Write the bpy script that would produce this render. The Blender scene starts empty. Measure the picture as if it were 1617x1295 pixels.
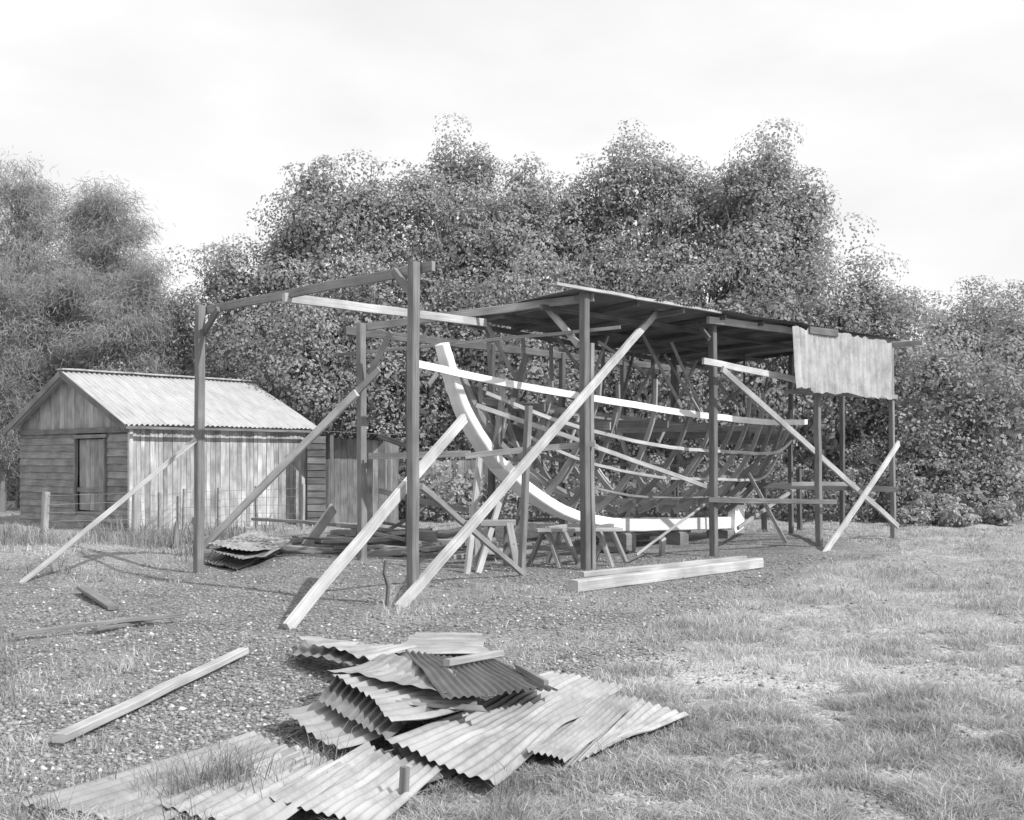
import bpy, math, random
import numpy as np
from mathutils import Vector, Matrix
random.seed(3)
rng = np.random.default_rng(7)
scene = bpy.context.scene
COL = scene.collection

# ------------------------------------------------------------------ noise
def vhash(i, j, s):
    v = np.sin(i*127.1+j*311.7+s*74.7)*43758.5453
    return v-np.floor(v)
def vnoise(x, y, s=0):
    x = np.asarray(x, float); y = np.asarray(y, float)
    i = np.floor(x); j = np.floor(y); fx = x-i; fy = y-j
    fx = fx*fx*(3-2*fx); fy = fy*fy*(3-2*fy)
    a = vhash(i, j, s); b = vhash(i+1, j, s); c = vhash(i, j+1, s); d = vhash(i+1, j+1, s)
    return (a*(1-fx)+b*fx)*(1-fy)+(c*(1-fx)+d*fx)*fy
def fbm(x, y, s=0, o=3):
    r = 0; a = .5; n = 0
    for k in range(o):
        r = r+a*vnoise(x*2**k, y*2**k, s+k*3); n += a; a *= .5
    return r/n
def sm(a, b, x):
    t = np.clip((np.asarray(x, float)-a)/(b-a), 0, 1)
    return t*t*(3-2*t)
def worn(x, y):
    n = (fbm(x*2, y*2, 77)-.5)*1.6
    w1 = 1-sm(.1, 1.3, ((x-1.85)/1.35)**2+((y-8.5)/.75)**2+n)
    w2 = 1-sm(.1, 1.2, ((x-4.6)/1.2)**2+((y-10.8)/.7)**2+n)
    w3 = 1-sm(.1, 1.2, ((x-2.2)/.7)**2+((y-6.1)/.3)**2+n)
    return .85*np.maximum.reduce([w1, w2*.7, w3*.7])
def grass_mask(x, y):
    xb = np.interp(y, [0, 5.5, 6.5, 8.5, 11, 14, 17, 19, 24, 40], [-1.6, -1.2, -.2, .9, 1.6, 3.4, 5.0, 6.2, 6.7, 7])
    n = fbm(x*1.1, y*1.1, 11)-.5
    m = sm(-.5, .5, x-xb+n*1.8)
    near = (1-sm(5.2, 6.6, y+n*2.2))*(.42+.5*sm(-2.2, -.6, x))
    hut = sm(-4.6, -6.4, x+n*2)*sm(14, 18, y+n*3)
    edge = sm(.44, .54, (-x)/np.maximum(y, 1)+n*.12)*.6
    back = sm(23, 26, y+n*4)*.8
    tuft = sm(.62, .78, vnoise(x*.9, y*.9, 31))*.35
    return np.clip(np.maximum.reduce([m, near, hut*.85, back, tuft, edge]), 0, 1)
def gh(x, y):
    x = np.asarray(x, float); y = np.asarray(y, float)
    g = grass_mask(x, y)
    z = (fbm(x*.35, y*.35, 2)-.5)*.16 + (fbm(x*1.4, y*1.4, 5)-.5)*.10*(0.25+g)
    z = z+(fbm(x*3.2, y*3.2, 9)-.5)*.08*(.15+g)
    z = z+.26*np.exp(-(((x+7.2)/2.2)**2+((y-17.5)/1.6)**2))
    z = z-.06*np.exp(-(((x-.5)/3)**2+((y-19)/3)**2))
    flat = np.exp(-(((x+.5)/2.6)**4+((y-7.2)/3.2)**4))
    flat = np.maximum(flat, np.exp(-(((x+4.1)/1.3)**4+((y-17.2)/1.6)**4)))
    flat = np.maximum(flat, np.exp(-(((x+1.8)/1.6)**4+((y-5.6)/1.3)**4)))
    flat = np.maximum(flat, np.exp(-(((x-2.3)/2.2)**4+((y-15.3)/2.4)**4)))
    z = z*(1-.9*flat)
    z = z*np.clip(1-(y-60)/100, 0.2, 1)
    return z

# ------------------------------------------------------------------ survey helpers
F = 1734.0; CX = 808.5; HY = 724.0; CH = 1.65
def U(px, py, d):
    return Vector(((px-CX)*d/F, d, CH+(HY-py)*d/F))
def GP(px, py, h=0.0):
    z = h
    for k in range(5):
        p = U(px, py, F*(CH-z)/(py-HY)); z = .5*z+.5*(h+float(gh(p.x, p.y)))
    return U(px, py, F*(CH-z)/(py-HY))
AX = Vector((0.654, 0.756, 0)); BX = Vector((0.756, -0.654, 0))
def L(t, b, z):
    return Vector((-0.65, 17.0, 0)) + AX*t + BX*b + Vector((0, 0, z))

# ------------------------------------------------------------------ materials
def new_mat(name):
    m = bpy.data.materials.new(name); m.use_nodes = True
    nt = m.node_tree; nt.nodes.clear()
    out = nt.nodes.new('ShaderNodeOutputMaterial')
    return m, nt, out
def N(nt, t, **k):
    n = nt.nodes.new(t)
    for a, v in k.items(): setattr(n, a, v)
    return n
def ramp(nt, stops):
    r = N(nt, 'ShaderNodeValToRGB'); cr = r.color_ramp
    while len(cr.elements) > 1: cr.elements.remove(cr.elements[-1])
    cr.elements[0].position = stops[0][0]; v = stops[0][1]; cr.elements[0].color = (v, v, v, 1)
    for p, v in stops[1:]:
        e = cr.elements.new(p); e.color = (v, v, v, 1)
    return r
def mul(nt, a, b):
    m = N(nt, 'ShaderNodeMath', operation='MULTIPLY')
    for i, s in enumerate((a, b)):
        if isinstance(s, (int, float)): m.inputs[i].default_value = s
        else: nt.links.new(s, m.inputs[i])
    return m.outputs[0]
def wood(name, base, var=.35, rough=.8, tone=False, blotch=.3):
    m, nt, out = new_mat(name)
    uv = N(nt, 'ShaderNodeUVMap'); uv.uv_map = 'UVMap'
    oi = N(nt, 'ShaderNodeObjectInfo')
    add = N(nt, 'ShaderNodeVectorMath', operation='ADD'); nt.links.new(uv.outputs[0], add.inputs[0])
    sc = N(nt, 'ShaderNodeVectorMath', operation='SCALE'); sc.inputs[0].default_value = (37, 11, 5)
    nt.links.new(oi.outputs['Random'], sc.inputs['Scale']); nt.links.new(sc.outputs[0], add.inputs[1])
    mp = N(nt, 'ShaderNodeMapping'); mp.inputs['Scale'].default_value = (1.2, 38, 1)
    nt.links.new(add.outputs[0], mp.inputs[0])
    n1 = N(nt, 'ShaderNodeTexNoise'); n1.inputs['Scale'].default_value = 1.6; n1.inputs['Detail'].default_value = 6
    nt.links.new(mp.outputs[0], n1.inputs['Vector'])
    r1 = ramp(nt, [(.25, base*(1-var)), (.5, base), (.75, base*(1+var))])
    nt.links.new(n1.outputs[0], r1.inputs[0])
    n2 = N(nt, 'ShaderNodeTexNoise'); n2.inputs['Scale'].default_value = 2.2; n2.inputs['Detail'].default_value = 5
    nt.links.new(add.outputs[0], n2.inputs['Vector'])
    r2 = ramp(nt, [(.3, 1-blotch), (.7, 1+blotch*.6)]); nt.links.new(n2.outputs[0], r2.inputs[0])
    v = mul(nt, r1.outputs[0], r2.outputs[0])
    mr = N(nt, 'ShaderNodeMapRange'); mr.inputs[3].default_value = .8; mr.inputs[4].default_value = 1.2
    nt.links.new(oi.outputs['Random'], mr.inputs[0])
    v = mul(nt, v, mr.outputs[0])
    if tone:
        at = N(nt, 'ShaderNodeAttribute'); at.attribute_name = 'tone'
        v = mul(nt, v, at.outputs['Fac'])
    p = N(nt, 'ShaderNodeBsdfPrincipled'); p.inputs['Roughness'].default_value = rough
    p.inputs['Specular IOR Level'].default_value = .25
    nt.links.new(v, p.inputs['Base Color'])
    b = N(nt, 'ShaderNodeBump'); b.inputs['Strength'].default_value = .5; b.inputs['Distance'].default_value = .006
    nt.links.new(n1.outputs[0], b.inputs['Height']); nt.links.new(b.outputs[0], p.inputs['Normal'])
    nt.links.new(p.outputs[0], out.inputs[0])
    return m
def iron(name, base, rust=.4, rough=.5, metal=.25, streak=.75):
    m, nt, out = new_mat(name)
    uv = N(nt, 'ShaderNodeUVMap'); uv.uv_map = 'UVMap'
    oi = N(nt, 'ShaderNodeObjectInfo')
    sc = N(nt, 'ShaderNodeVectorMath', operation='SCALE'); sc.inputs[0].default_value = (17, 31, 0)
    nt.links.new(oi.outputs['Random'], sc.inputs['Scale'])
    add = N(nt, 'ShaderNodeVectorMath', operation='ADD'); nt.links.new(uv.outputs[0], add.inputs[0]); nt.links.new(sc.outputs[0], add.inputs[1])
    mp = N(nt, 'ShaderNodeMapping'); mp.inputs['Scale'].default_value = (7, .8, 1); nt.links.new(add.outputs[0], mp.inputs[0])
    n1 = N(nt, 'ShaderNodeTexNoise'); n1.inputs['Scale'].default_value = 1.5; n1.inputs['Detail'].default_value = 7
    nt.links.new(mp.outputs[0], n1.inputs['Vector'])
    n2 = N(nt, 'ShaderNodeTexNoise'); n2.inputs['Scale'].default_value = 2.5; n2.inputs['Detail'].default_value = 9; n2.inputs['Roughness'].default_value = .72
    nt.links.new(add.outputs[0], n2.inputs['Vector'])
    r1 = ramp(nt, [(.3, base*streak), (.6, base), (.8, min(.85, base*1.15))]); nt.links.new(n1.outputs[0], r1.inputs[0])
    r2 = ramp(nt, [(.34, 1-rust), (.56, 1)]); nt.links.new(n2.outputs[0], r2.inputs[0])
    v = mul(nt, r1.outputs[0], r2.outputs[0])
    mr = N(nt, 'ShaderNodeMapRange'); mr.inputs[3].default_value = .82; mr.inputs[4].default_value = 1.12
    nt.links.new(oi.outputs['Random'], mr.inputs[0]); v = mul(nt, v, mr.outputs[0])
    p = N(nt, 'ShaderNodeBsdfPrincipled'); p.inputs['Roughness'].default_value = rough; p.inputs['Metallic'].default_value = metal
    nt.links.new(v, p.inputs['Base Color'])
    b = N(nt, 'ShaderNodeBump'); b.inputs['Strength'].default_value = .3; b.inputs['Distance'].default_value = .01
    nt.links.new(n2.outputs[0], b.inputs['Height']); nt.links.new(b.outputs[0], p.inputs['Normal'])
    nt.links.new(p.outputs[0], out.inputs[0])
    return m
def leafmat(name, base, trans=.3, rough=.5, spec=.3):
    m, nt, out = new_mat(name)
    at = N(nt, 'ShaderNodeAttribute'); at.attribute_name = 'tone'
    v = mul(nt, at.outputs['Fac'], base)
    p = N(nt, 'ShaderNodeBsdfPrincipled'); p.inputs['Roughness'].default_value = rough; p.inputs['Specular IOR Level'].default_value = spec
    nt.links.new(v, p.inputs['Base Color'])
    t = N(nt, 'ShaderNodeBsdfTranslucent'); nt.links.new(v, t.inputs[0])
    mx = N(nt, 'ShaderNodeMixShader'); mx.inputs[0].default_value = trans
    nt.links.new(p.outputs[0], mx.inputs[1]); nt.links.new(t.outputs[0], mx.inputs[2]); nt.links.new(mx.outputs[0], out.inputs[0])
    return m

M_POST = wood('weathered_post_wood', .20, .3)
M_BEAM = wood('grey_beam_wood', .30, .3)
M_BRACE = wood('pale_sawn_wood', .45, .25)
M_NEW = wood('fresh_pale_timber', .78, .12, blotch=.2)
M_KEEL = wood('brightened_keel_timber', .88, .06, blotch=.08)  # colour raised to stand in for sunlight on the shaded keel
M_RIB = wood('hull_rib_wood', .32, .35)
M_DARK = wood('dark_old_wood', .13, .4)
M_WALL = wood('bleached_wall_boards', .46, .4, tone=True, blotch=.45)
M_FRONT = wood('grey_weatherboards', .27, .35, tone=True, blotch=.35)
M_LEAN = wood('lean_to_boards', .19, .4, tone=True, blotch=.4)
M_IRON = iron('galvanised_iron', .49, .40, streak=.68)
M_ROOF = iron('pale_roof_iron', .54, .15, .6, .05, streak=.78)
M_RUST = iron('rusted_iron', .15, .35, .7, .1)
M_OLD = iron('dull_iron', .34, .5, streak=.65)
M_BARK = wood('tree_bark', .26, .35)
M_LEAF = leafmat('mangrove_leaves', .385, .40, .5, .3)
M_NEEDLE = leafmat('casuarina_needles', .38, .45, .6, .2)
M_WEED = leafmat('weed_leaves', .30, .35, .6, .2)
M_GRASS = leafmat('grass_blades', .53, .38, .6, .2)

def ground_mat():
    m, nt, out = new_mat('ground_earth')
    tc = N(nt, 'ShaderNodeTexCoord'); at = N(nt, 'ShaderNodeAttribute'); at.attribute_name = 'grass'
    wt = N(nt, 'ShaderNodeAttribute'); wt.attribute_name = 'worn'
    vo = N(nt, 'ShaderNodeTexVoronoi'); vo.inputs['Scale'].default_value = 38; nt.links.new(tc.outputs['Object'], vo.inputs[0])
    sep = N(nt, 'ShaderNodeSeparateColor'); nt.links.new(vo.outputs['Color'], sep.inputs[0])
    r = ramp(nt, [(0, .16), (.5, .24), (.8, .32), (.97, .44)]); nt.links.new(sep.outputs[0], r.inputs[0])
    r3 = ramp(nt, [(0, 1), (.55, .9), (.9, .45)]); nt.links.new(vo.outputs['Distance'], r3.inputs[0])
    n = N(nt, 'ShaderNodeTexNoise'); n.inputs['Scale'].default_value = 1.1; n.inputs['Detail'].default_value = 9; n.inputs['Roughness'].default_value = .7
    nt.links.new(tc.outputs['Object'], n.inputs[0])
    r2 = ramp(nt, [(.3, .74), (.7, 1.25)]); nt.links.new(n.outputs[0], r2.inputs[0])
    grav = mul(nt, mul(nt, r.outputs[0], r3.outputs[0]), r2.outputs[0])
    n4 = N(nt, 'ShaderNodeTexNoise'); n4.inputs['Scale'].default_value = 14; n4.inputs['Detail'].default_value = 8
    nt.links.new(tc.outputs['Object'], n4.inputs[0])
    r4 = ramp(nt, [(.3, .23), (.7, .47)]); nt.links.new(n4.outputs[0], r4.inputs[0])
    gr = mul(nt, r4.outputs[0], r2.outputs[0])
    mx = N(nt, 'ShaderNodeMix'); mx.data_type = 'FLOAT'
    nt.links.new(at.outputs['Fac'], mx.inputs[0]); nt.links.new(grav, mx.inputs[2]); nt.links.new(gr, mx.inputs[3])
    r5 = ramp(nt, [(.3, .40), (.7, .62)]); nt.links.new(n4.outputs[0], r5.inputs[0])
    m2 = N(nt, 'ShaderNodeMix'); m2.data_type = 'FLOAT'
    nt.links.new(wt.outputs['Fac'], m2.inputs[0]); nt.links.new(mx.outputs[0], m2.inputs[2]); nt.links.new(r5.outputs[0], m2.inputs[3])
    p = N(nt, 'ShaderNodeBsdfPrincipled'); p.inputs['Roughness'].default_value = .95; p.inputs['Specular IOR Level'].default_value = .1
    nt.links.new(m2.outputs[0], p.inputs['Base Color'])
    b = N(nt, 'ShaderNodeBump'); b.inputs['Strength'].default_value = .9; b.inputs['Distance'].default_value = .03
    nt.links.new(r3.outputs[0], b.inputs['Height']); nt.links.new(b.outputs[0], p.inputs['Normal'])
    nt.links.new(p.outputs[0], out.inputs[0])
    return m
M_GROUND = ground_mat()
def stone_mat():
    m, nt, out = new_mat('shell_grit')
    at = N(nt, 'ShaderNodeAttribute'); at.attribute_name = 'tone'
    p = N(nt, 'ShaderNodeBsdfPrincipled'); p.inputs['Roughness'].default_value = .9
    nt.links.new(at.outputs['Fac'], p.inputs['Base Color']); nt.links.new(p.outputs[0], out.inputs[0])
    return m
M_STONE = stone_mat()

# ------------------------------------------------------------------ mesh helpers
WLOC = {}
def empty(name, loc, label, category, group=None):
    e = bpy.data.objects.new(name, None); e.empty_display_size = .2
    e.location = loc; COL.objects.link(e); WLOC[e.name] = Vector(loc)
    e["label"] = label; e["category"] = category
    if group: e["group"] = group
    return e
def add_mesh(name, V, faces, mat, parent=None, uv=None, tone=None, smooth=False, origin=None, label=None, category=None, group=None):
    V = np.asarray(V, float)
    if origin is None:
        origin = Vector(((V[:, 0].min()+V[:, 0].max())/2, (V[:, 1].min()+V[:, 1].max())/2, V[:, 2].min()))
    o = np.array(origin)
    me = bpy.data.meshes.new(name)
    W = V-o
    if isinstance(faces, np.ndarray):
        k = faces.shape[1]; M = len(faces)
        me.vertices.add(len(W)); me.vertices.foreach_set('co', W.astype(np.float32).ravel())
        me.loops.add(M*k); me.loops.foreach_set('vertex_index', faces.astype(np.int32).ravel())
        me.polygons.add(M); me.polygons.foreach_set('loop_start', np.arange(0, M*k, k, dtype=np.int32))
        me.update(calc_edges=True)
    else:
        me.from_pydata([tuple(v) for v in W], [], faces)
        me.update()
    if uv is not None:
        l = me.uv_layers.new(name='UVMap'); l.data.foreach_set('uv', np.asarray(uv, np.float32).ravel())
    if tone is not None:
        a = me.attributes.new('tone', 'FLOAT', 'FACE'); a.data.foreach_set('value', np.asarray(tone, np.float32))
    if smooth:
        me.polygons.foreach_set('use_smooth', np.ones(len(me.polygons), bool))
    me.materials.append(mat)
    ob = bpy.data.objects.new(name, me); COL.objects.link(ob)
    if parent is not None:
        ob.parent = parent; ob.location = Vector(origin)-WLOC[parent.name]
    else: ob.location = origin
    WLOC[ob.name] = Vector(origin)
    if label: ob["label"] = label
    if category: ob["category"] = category
    if group: ob["group"] = group
    return ob

def sweep_geo(pts, w, h, ref, jit=.004, seg=.45, cham=.1, curved=False, bow=0.0):
    pts = [Vector(p) for p in pts]
    if not curved:
        a, b = pts[0], pts[-1]; n = max(1, int((b-a).length/seg))
        pts = [a.lerp(b, i/n) for i in range(n+1)]
        if bow:
            bd = Vector((random.uniform(-1, 1), random.uniform(-1, 1), random.uniform(-1, 1)))*bow
            pts = [p+bd*math.sin(math.pi*i/n) for i, p in enumerate(pts)]
    n = len(pts); V = []; arc = 0; arcs = []
    ref = Vector(ref)
    wf = w if isinstance(w, (tuple, list)) else (w, w); hf = h if isinstance(h, (tuple, list)) else (h, h)
    for i, p in enumerate(pts):
        T = (pts[min(i+1, n-1)]-pts[max(i-1, 0)]).normalized()
        S = T.cross(ref).normalized(); Up = S.cross(T)
        if i: arc += (p-pts[i-1]).length
        arcs.append(arc)
        f = i/(n-1)
        hw = (wf[0]*(1-f)+wf[1]*f)/2; hh = (hf[0]*(1-f)+hf[1]*f)/2; c = min(hw, hh)*2*cham
        j = Vector((random.gauss(0, jit), random.gauss(0, jit), random.gauss(0, jit)))
        for (x, y) in ((-hw+c, -hh), (hw-c, -hh), (hw, -hh+c), (hw, hh-c), (hw-c, hh), (-hw+c, hh), (-hw, hh-c), (-hw, -hh+c)):
            V.append(p+j+S*x+Up*y)
    hw, hh = wf[0], hf[0]
    pv = [0, hw*.9, hw, hw+hh*.9, hw+hh, 2*hw+hh*.9, 2*hw+hh, 2*hw+2*hh*.9, 2*hw+2*hh]
    Fc = []; uv = []
    for i in range(n-1):
        for k in range(8):
            a = i*8+k; b = i*8+(k+1) % 8
            Fc.append((a, b, b+8, a+8))
            uv += [(arcs[i], pv[k]), (arcs[i], pv[k+1]), (arcs[i+1], pv[k+1]), (arcs[i+1], pv[k])]
    Fc.append(tuple(range(7, -1, -1))); uv += [(0, q*.1) for q in range(8)]
    Fc.append(tuple((n-1)*8+k for k in range(8))); uv += [(arc, q*.1) for q in range(8)]
    return V, Fc, uv
UPZ = (0, 0, 1)
def timber(name, pts, w, h, mat, parent=None, ref=UPZ, curved=False, label=None, category=None, group=None, bow=0.0, jit=.003):
    V, Fc, uv = sweep_geo(pts, w, h, ref, curved=curved, bow=bow, jit=jit)
    return add_mesh(name, [tuple(v) for v in V], Fc, mat, parent, uv=uv, label=label, category=category, group=group)
def multi_timber(name, specs, mat, parent=None, **k):
    VV = []; FF = []; UV = []
    for (pts, w, h, ref) in specs:
        V, Fc, uv = sweep_geo(pts, w, h, ref)
        o = len(VV); VV += [tuple(v) for v in V]; FF += [tuple(i+o for i in f) for f in Fc]; UV += uv
    return add_mesh(name, VV, FF, mat, parent, uv=UV, **k)

def corr(name, c00, c10, c11, c01, waves, mat, parent=None, amp=.011, nl=14, sag=.0, jag=.0, label=None, category=None, group=None, seed=0, per=8, curl=0.0):
    c00, c10, c11, c01 = [np.array(c, float) for c in (c00, c10, c11, c01)]
    nu = int(waves*per)+1
    u = np.linspace(0, 1, nu)[:, None]; v = np.linspace(0, 1, nl+1)[None, :]
    wl = np.linalg.norm(c10-c00); ll = np.linalg.norm(c01-c00)
    vv = np.repeat(v, nu, 0); uu = np.repeat(u, nl+1, 1)
    if jag:
        j0 = (vnoise(uu*waves*.6, uu*0+seed, 3)-.5)*jag/ll
        j1 = (vnoise(uu*waves*.6, uu*0+seed, 8)-.5)*jag/ll
        vv = vv+j0*(1-v)**6+j1*v**6
    P = (c00*(1-uu[..., None])*(1-vv[..., None])+c10*uu[..., None]*(1-vv[..., None])+c11*uu[..., None]*vv[..., None]+c01*(1-uu[..., None])*vv[..., None])
    nrm = np.cross(c10-c00, c01-c00); nrm /= np.linalg.norm(nrm)
    if nrm[2] < 0: nrm = -nrm
    off = amp*np.sin(2*np.pi*waves*uu)*(.6+.8*vnoise(uu*4+seed, vv*3, 17))
    if sag: off = off+(fbm(uu*wl*1.5+seed*3.3, vv*ll*1.2+seed, seed)-.5)*2*sag
    if curl: off = off+curl*((2*vv-1)**2)+curl*.5*(2*uu-1)**3
    P = P+off[..., None]*nrm
    idx = np.arange(nu*(nl+1)).reshape(nu, nl+1)
    Fc = np.stack([idx[:-1, :-1], idx[1:, :-1], idx[1:, 1:], idx[:-1, 1:]], -1).reshape(-1, 4)
    uvv = np.stack([uu*wl, vv*ll], -1).reshape(-1, 2)[Fc.ravel()]
    return add_mesh(name, P.reshape(-1, 3), Fc, mat, parent, uv=uvv, smooth=True, label=label, category=category, group=group)

class Boards:
    def __init__(s): s.V = []; s.F = []; s.uv = []; s.t = []
    def prism(s, p, n, o0, o1, th, along, tone):
        n = Vector(n); base = len(s.V)
        off = [o0, o0, o1, o1]
        for q, o in zip(p, off): s.V.append(tuple(Vector(q)+n*o))
        for q, o in zip(p, off): s.V.append(tuple(Vector(q)+n*(o-th)))
        fs = [(0, 1, 2, 3), (7, 6, 5, 4), (0, 4, 5, 1), (1, 5, 6, 2), (2, 6, 7, 3), (3, 7, 4, 0)]
        W = (Vector(p[1])-Vector(p[0])).length; H = (Vector(p[3])-Vector(p[0])).length
        r = random.uniform(0, 30); r2 = random.uniform(0, 30)
        c2 = {0: (0, 0), 1: (W, 0), 2: (W, H), 3: (0, H), 4: (0, 0), 5: (W, 0), 6: (W, H), 7: (0, H)}
        for f in fs:
            s.F.append(tuple(base+i for i in f)); s.t.append(tone)
            for i in f:
                a, b = c2[i]
                s.uv.append((b+r, a+r2) if along == 'v' else (a+r, b+r2))
    def make(s, name, mat, parent, **k):
        return add_mesh(name, s.V, s.F, mat, parent, uv=s.uv, tone=s.t, **k)
def vboards(B, O, D, n, x0, x1, zb, ztop, bw=.15, gap=.006, lo=.6, hi=1.25, rag=0.0):
    x = x0
    while x < x1-.02:
        w = min(bw*random.uniform(.8, 1.2), x1-x); xe = x+w-gap
        zb2 = zb+random.uniform(-rag, rag)
        p = [O+D*x+Vector((0, 0, zb2)), O+D*xe+Vector((0, 0, zb2+random.uniform(-rag, rag))), O+D*xe+Vector((0, 0, ztop(xe))), O+D*x+Vector((0, 0, ztop(x)))]
        o = random.uniform(0, .014)
        B.prism(p, n, o, o, .02, 'v', random.uniform(lo, hi)); x += w
def hboards(B, O, D, n, x0, x1, zb, zt, bw=.17, lo=.7, hi=1.2):
    z = zb
    while z < zt-.02:
        h = min(bw, zt-z); dz = random.uniform(-.012, .012)
        p = [O+D*x0+Vector((0, 0, z)), O+D*x1+Vector((0, 0, z+dz)), O+D*x1+Vector((0, 0, z+h+.02+dz)), O+D*x0+Vector((0, 0, z+h+.02))]
        B.prism(p, n, .035, .006, .018, 'h', random.uniform(lo, hi)); z += h

# ------------------------------------------------------------------ ground
def axis(lo, hi, dlo, dhi, step, grow=1.18):
    a = list(np.arange(dlo, dhi+1e-6, step)); s = step
    while a[-1] < hi: s *= grow; a.append(a[-1]+s)
    s = step
    while a[0] > lo: s *= grow; a.insert(0, a[0]-s)
    return np.array(a)
gx = axis(-500, 500, -12, 13, .09); gy = axis(-60, 900, 3.5, 28, .09)
X, Y = np.meshgrid(gx, gy, indexing='ij'); Z = gh(X, Y)
idx = np.arange(X.size).reshape(X.shape)
Fg = np.stack([idx[:-1, :-1], idx[1:, :-1], idx[1:, 1:], idx[:-1, 1:]], -1).reshape(-1, 4)
ground = add_mesh('ground', np.stack([X, Y, Z], -1).reshape(-1, 3), Fg, M_GROUND, smooth=True, origin=Vector((0, 0, 0)))
a = ground.data.attributes.new('grass', 'FLOAT', 'POINT'); a.data.foreach_set('value', grass_mask(X, Y).ravel().astype(np.float32))
a = ground.data.attributes.new('worn', 'FLOAT', 'POINT'); a.data.foreach_set('value', worn(X, Y).ravel().astype(np.float32))
ground["kind"] = "structure"

# ------------------------------------------------------------------ corrugated piles
QUADS = []
def sheet(pts, waves, mat, lab, jag=.05, sag=.035, seed=0, name='corrugated_sheet', grp='heap of corrugated iron sheets', curl=0.0, hs=.62, sh=.96, amp=.0095):
    c = [GP(p[0], p[1], p[2]*hs) for p in pts]
    QUADS.append((np.array([(q.x, q.y) for q in c]), sh))
    return corr(name, c[0], c[1], c[2], c[3], waves, mat, amp=amp, nl=22, sag=sag, jag=jag, seed=seed, label=lab, category='iron sheet', group=grp, curl=curl)
G1 = 'galvanised corrugated iron sheet lying on the grass'
sheet([(30, 1266, .09), (235, 1305, .09), (515, 1208, .13), (395, 1156, .16)], 9, M_IRON, 'long pale corrugated sheet half sunk in grass', seed=1, sh=.93, sag=.02)
sheet([(250, 1270, .12), (420, 1316, .12), (560, 1212, .14), (470, 1176, .15)], 8, M_IRON, 'pale corrugated sheet partly under grass', seed=41, sh=.9, sag=.02)
sheet([(425, 1262, .12), (590, 1312, .11), (700, 1216, .13), (578, 1172, .18)], 10, M_IRON, G1, seed=2, sh=.93, sag=.04)
sheet([(442, 1122, .20), (532, 1196, .13), (650, 1150, .19), (510, 1100, .2)], 7, M_IRON, 'corrugated sheet with scalloped end turned up', seed=3, curl=.03)
sheet([(500, 1106, .28), (612, 1168, .24), (668, 1118, .24), (530, 1070, .28)], 11, M_OLD, 'dull corrugated sheet within the heap', seed=4)
sheet([(615, 1178, .11), (668, 1238, .09), (900, 1160, .10), (830, 1120, .12)], 7, M_OLD, 'dull corrugated sheet at the heap edge', seed=5)
sheet([(608, 1163, .28), (783, 1232, .16), (987, 1077, .17), (868, 1068, .26)], 11, M_IRON, 'large pale corrugated sheet over the heap', seed=6, sag=.055)
sheet([(828, 1192, .16), (895, 1206, .12), (1012, 1108, .14), (950, 1090, .16)], 7, M_IRON, G1, seed=7, sag=.05)
sheet([(885, 1218, .09), (975, 1168, .10), (1092, 1130, .11), (985, 1098, .11)], 8, M_IRON, G1, seed=8, sag=.03)
sheet([(526, 1074, .32), (628, 1152, .29), (745, 1120, .33), (600, 1052, .36)], 11, M_IRON, G1, seed=9, curl=.02, sag=.06)
sheet([(604, 1090, .37), (620, 1112, .35), (780, 1126, .34), (700, 1074, .40)], 6, M_OLD, 'dull bent corrugated sheet in the heap', seed=10, sag=.05)
sheet([(510, 1060, .36), (704, 1108, .42), (722, 1068, .42), (600, 1036, .36)], 7, M_IRON, 'smooth pale curved sheet in the heap', seed=11, curl=.03, sag=.03, amp=.006)
sheet([(456, 1036, .12), (600, 1066, .24), (660, 1040, .30), (480, 1006, .16)], 8, M_OLD, 'weathered corrugated sheet with bent edge', seed=12, curl=.03, sag=.05)
sheet([(468, 1008, .22), (590, 1048, .32), (665, 1026, .32), (540, 1012, .28)], 8, M_IRON, G1, seed=13, sag=.06)
sheet([(655, 998, .10), (612, 1036, .22), (772, 1030, .22), (762, 1006, .10)], 10, M_IRON, 'pale corrugated sheet behind the heap', seed=14, sag=.04)
sheet([(700, 1108, .46), (882, 1086, .38), (778, 1040, .38), (640, 1026, .46)], 14, M_RUST, 'dark rusted corrugated sheet on top of heap', seed=15, jag=.02, sag=.03)
timber('iron_offcut', [GP(705, 1046, .33), GP(790, 1031, .28)], .05, .045, M_BEAM, label='short stick lying on rusted iron sheet', category='stick')
timber('iron_offcut', [GP(815, 1052, .27), GP(862, 1078, .28)], .03, .03, M_BEAM, label='thin batten lying over iron sheets', category='stick')
G2 = 'small stack of iron sheets beside a post'
sheet([(322, 885, .07), (375, 898, .05), (465, 862, .06), (395, 842, .07)], 10, M_IRON, 'stacked corrugated iron sheet by a post', seed=21, grp=G2, hs=1)
sheet([(328, 872, .18), (385, 890, .14), (450, 868, .12), (395, 846, .16)], 10, M_OLD, 'stacked corrugated iron sheet by a post', seed=22, grp=G2, curl=.03, hs=1)
sheet([(326, 860, .27), (398, 878, .18), (460, 858, .14), (390, 840, .2)], 10, M_IRON, 'stacked corrugated iron sheet by a post', seed=23, grp=G2, curl=.04, hs=1)
def inquads(x, y):
    r = np.zeros(len(x), bool)
    for q, s in QUADS:
        c = q.mean(0); qq = c+(q-c)*s; cr = []
        for i in range(4):
            a = qq[i]; b = qq[(i+1) % 4]; cr.append((b[0]-a[0])*(y-a[1])-(b[1]-a[1])*(x-a[0]))
        cr = np.array(cr); r |= (cr > 0).all(0) | (cr < 0).all(0)
    return r

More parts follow.
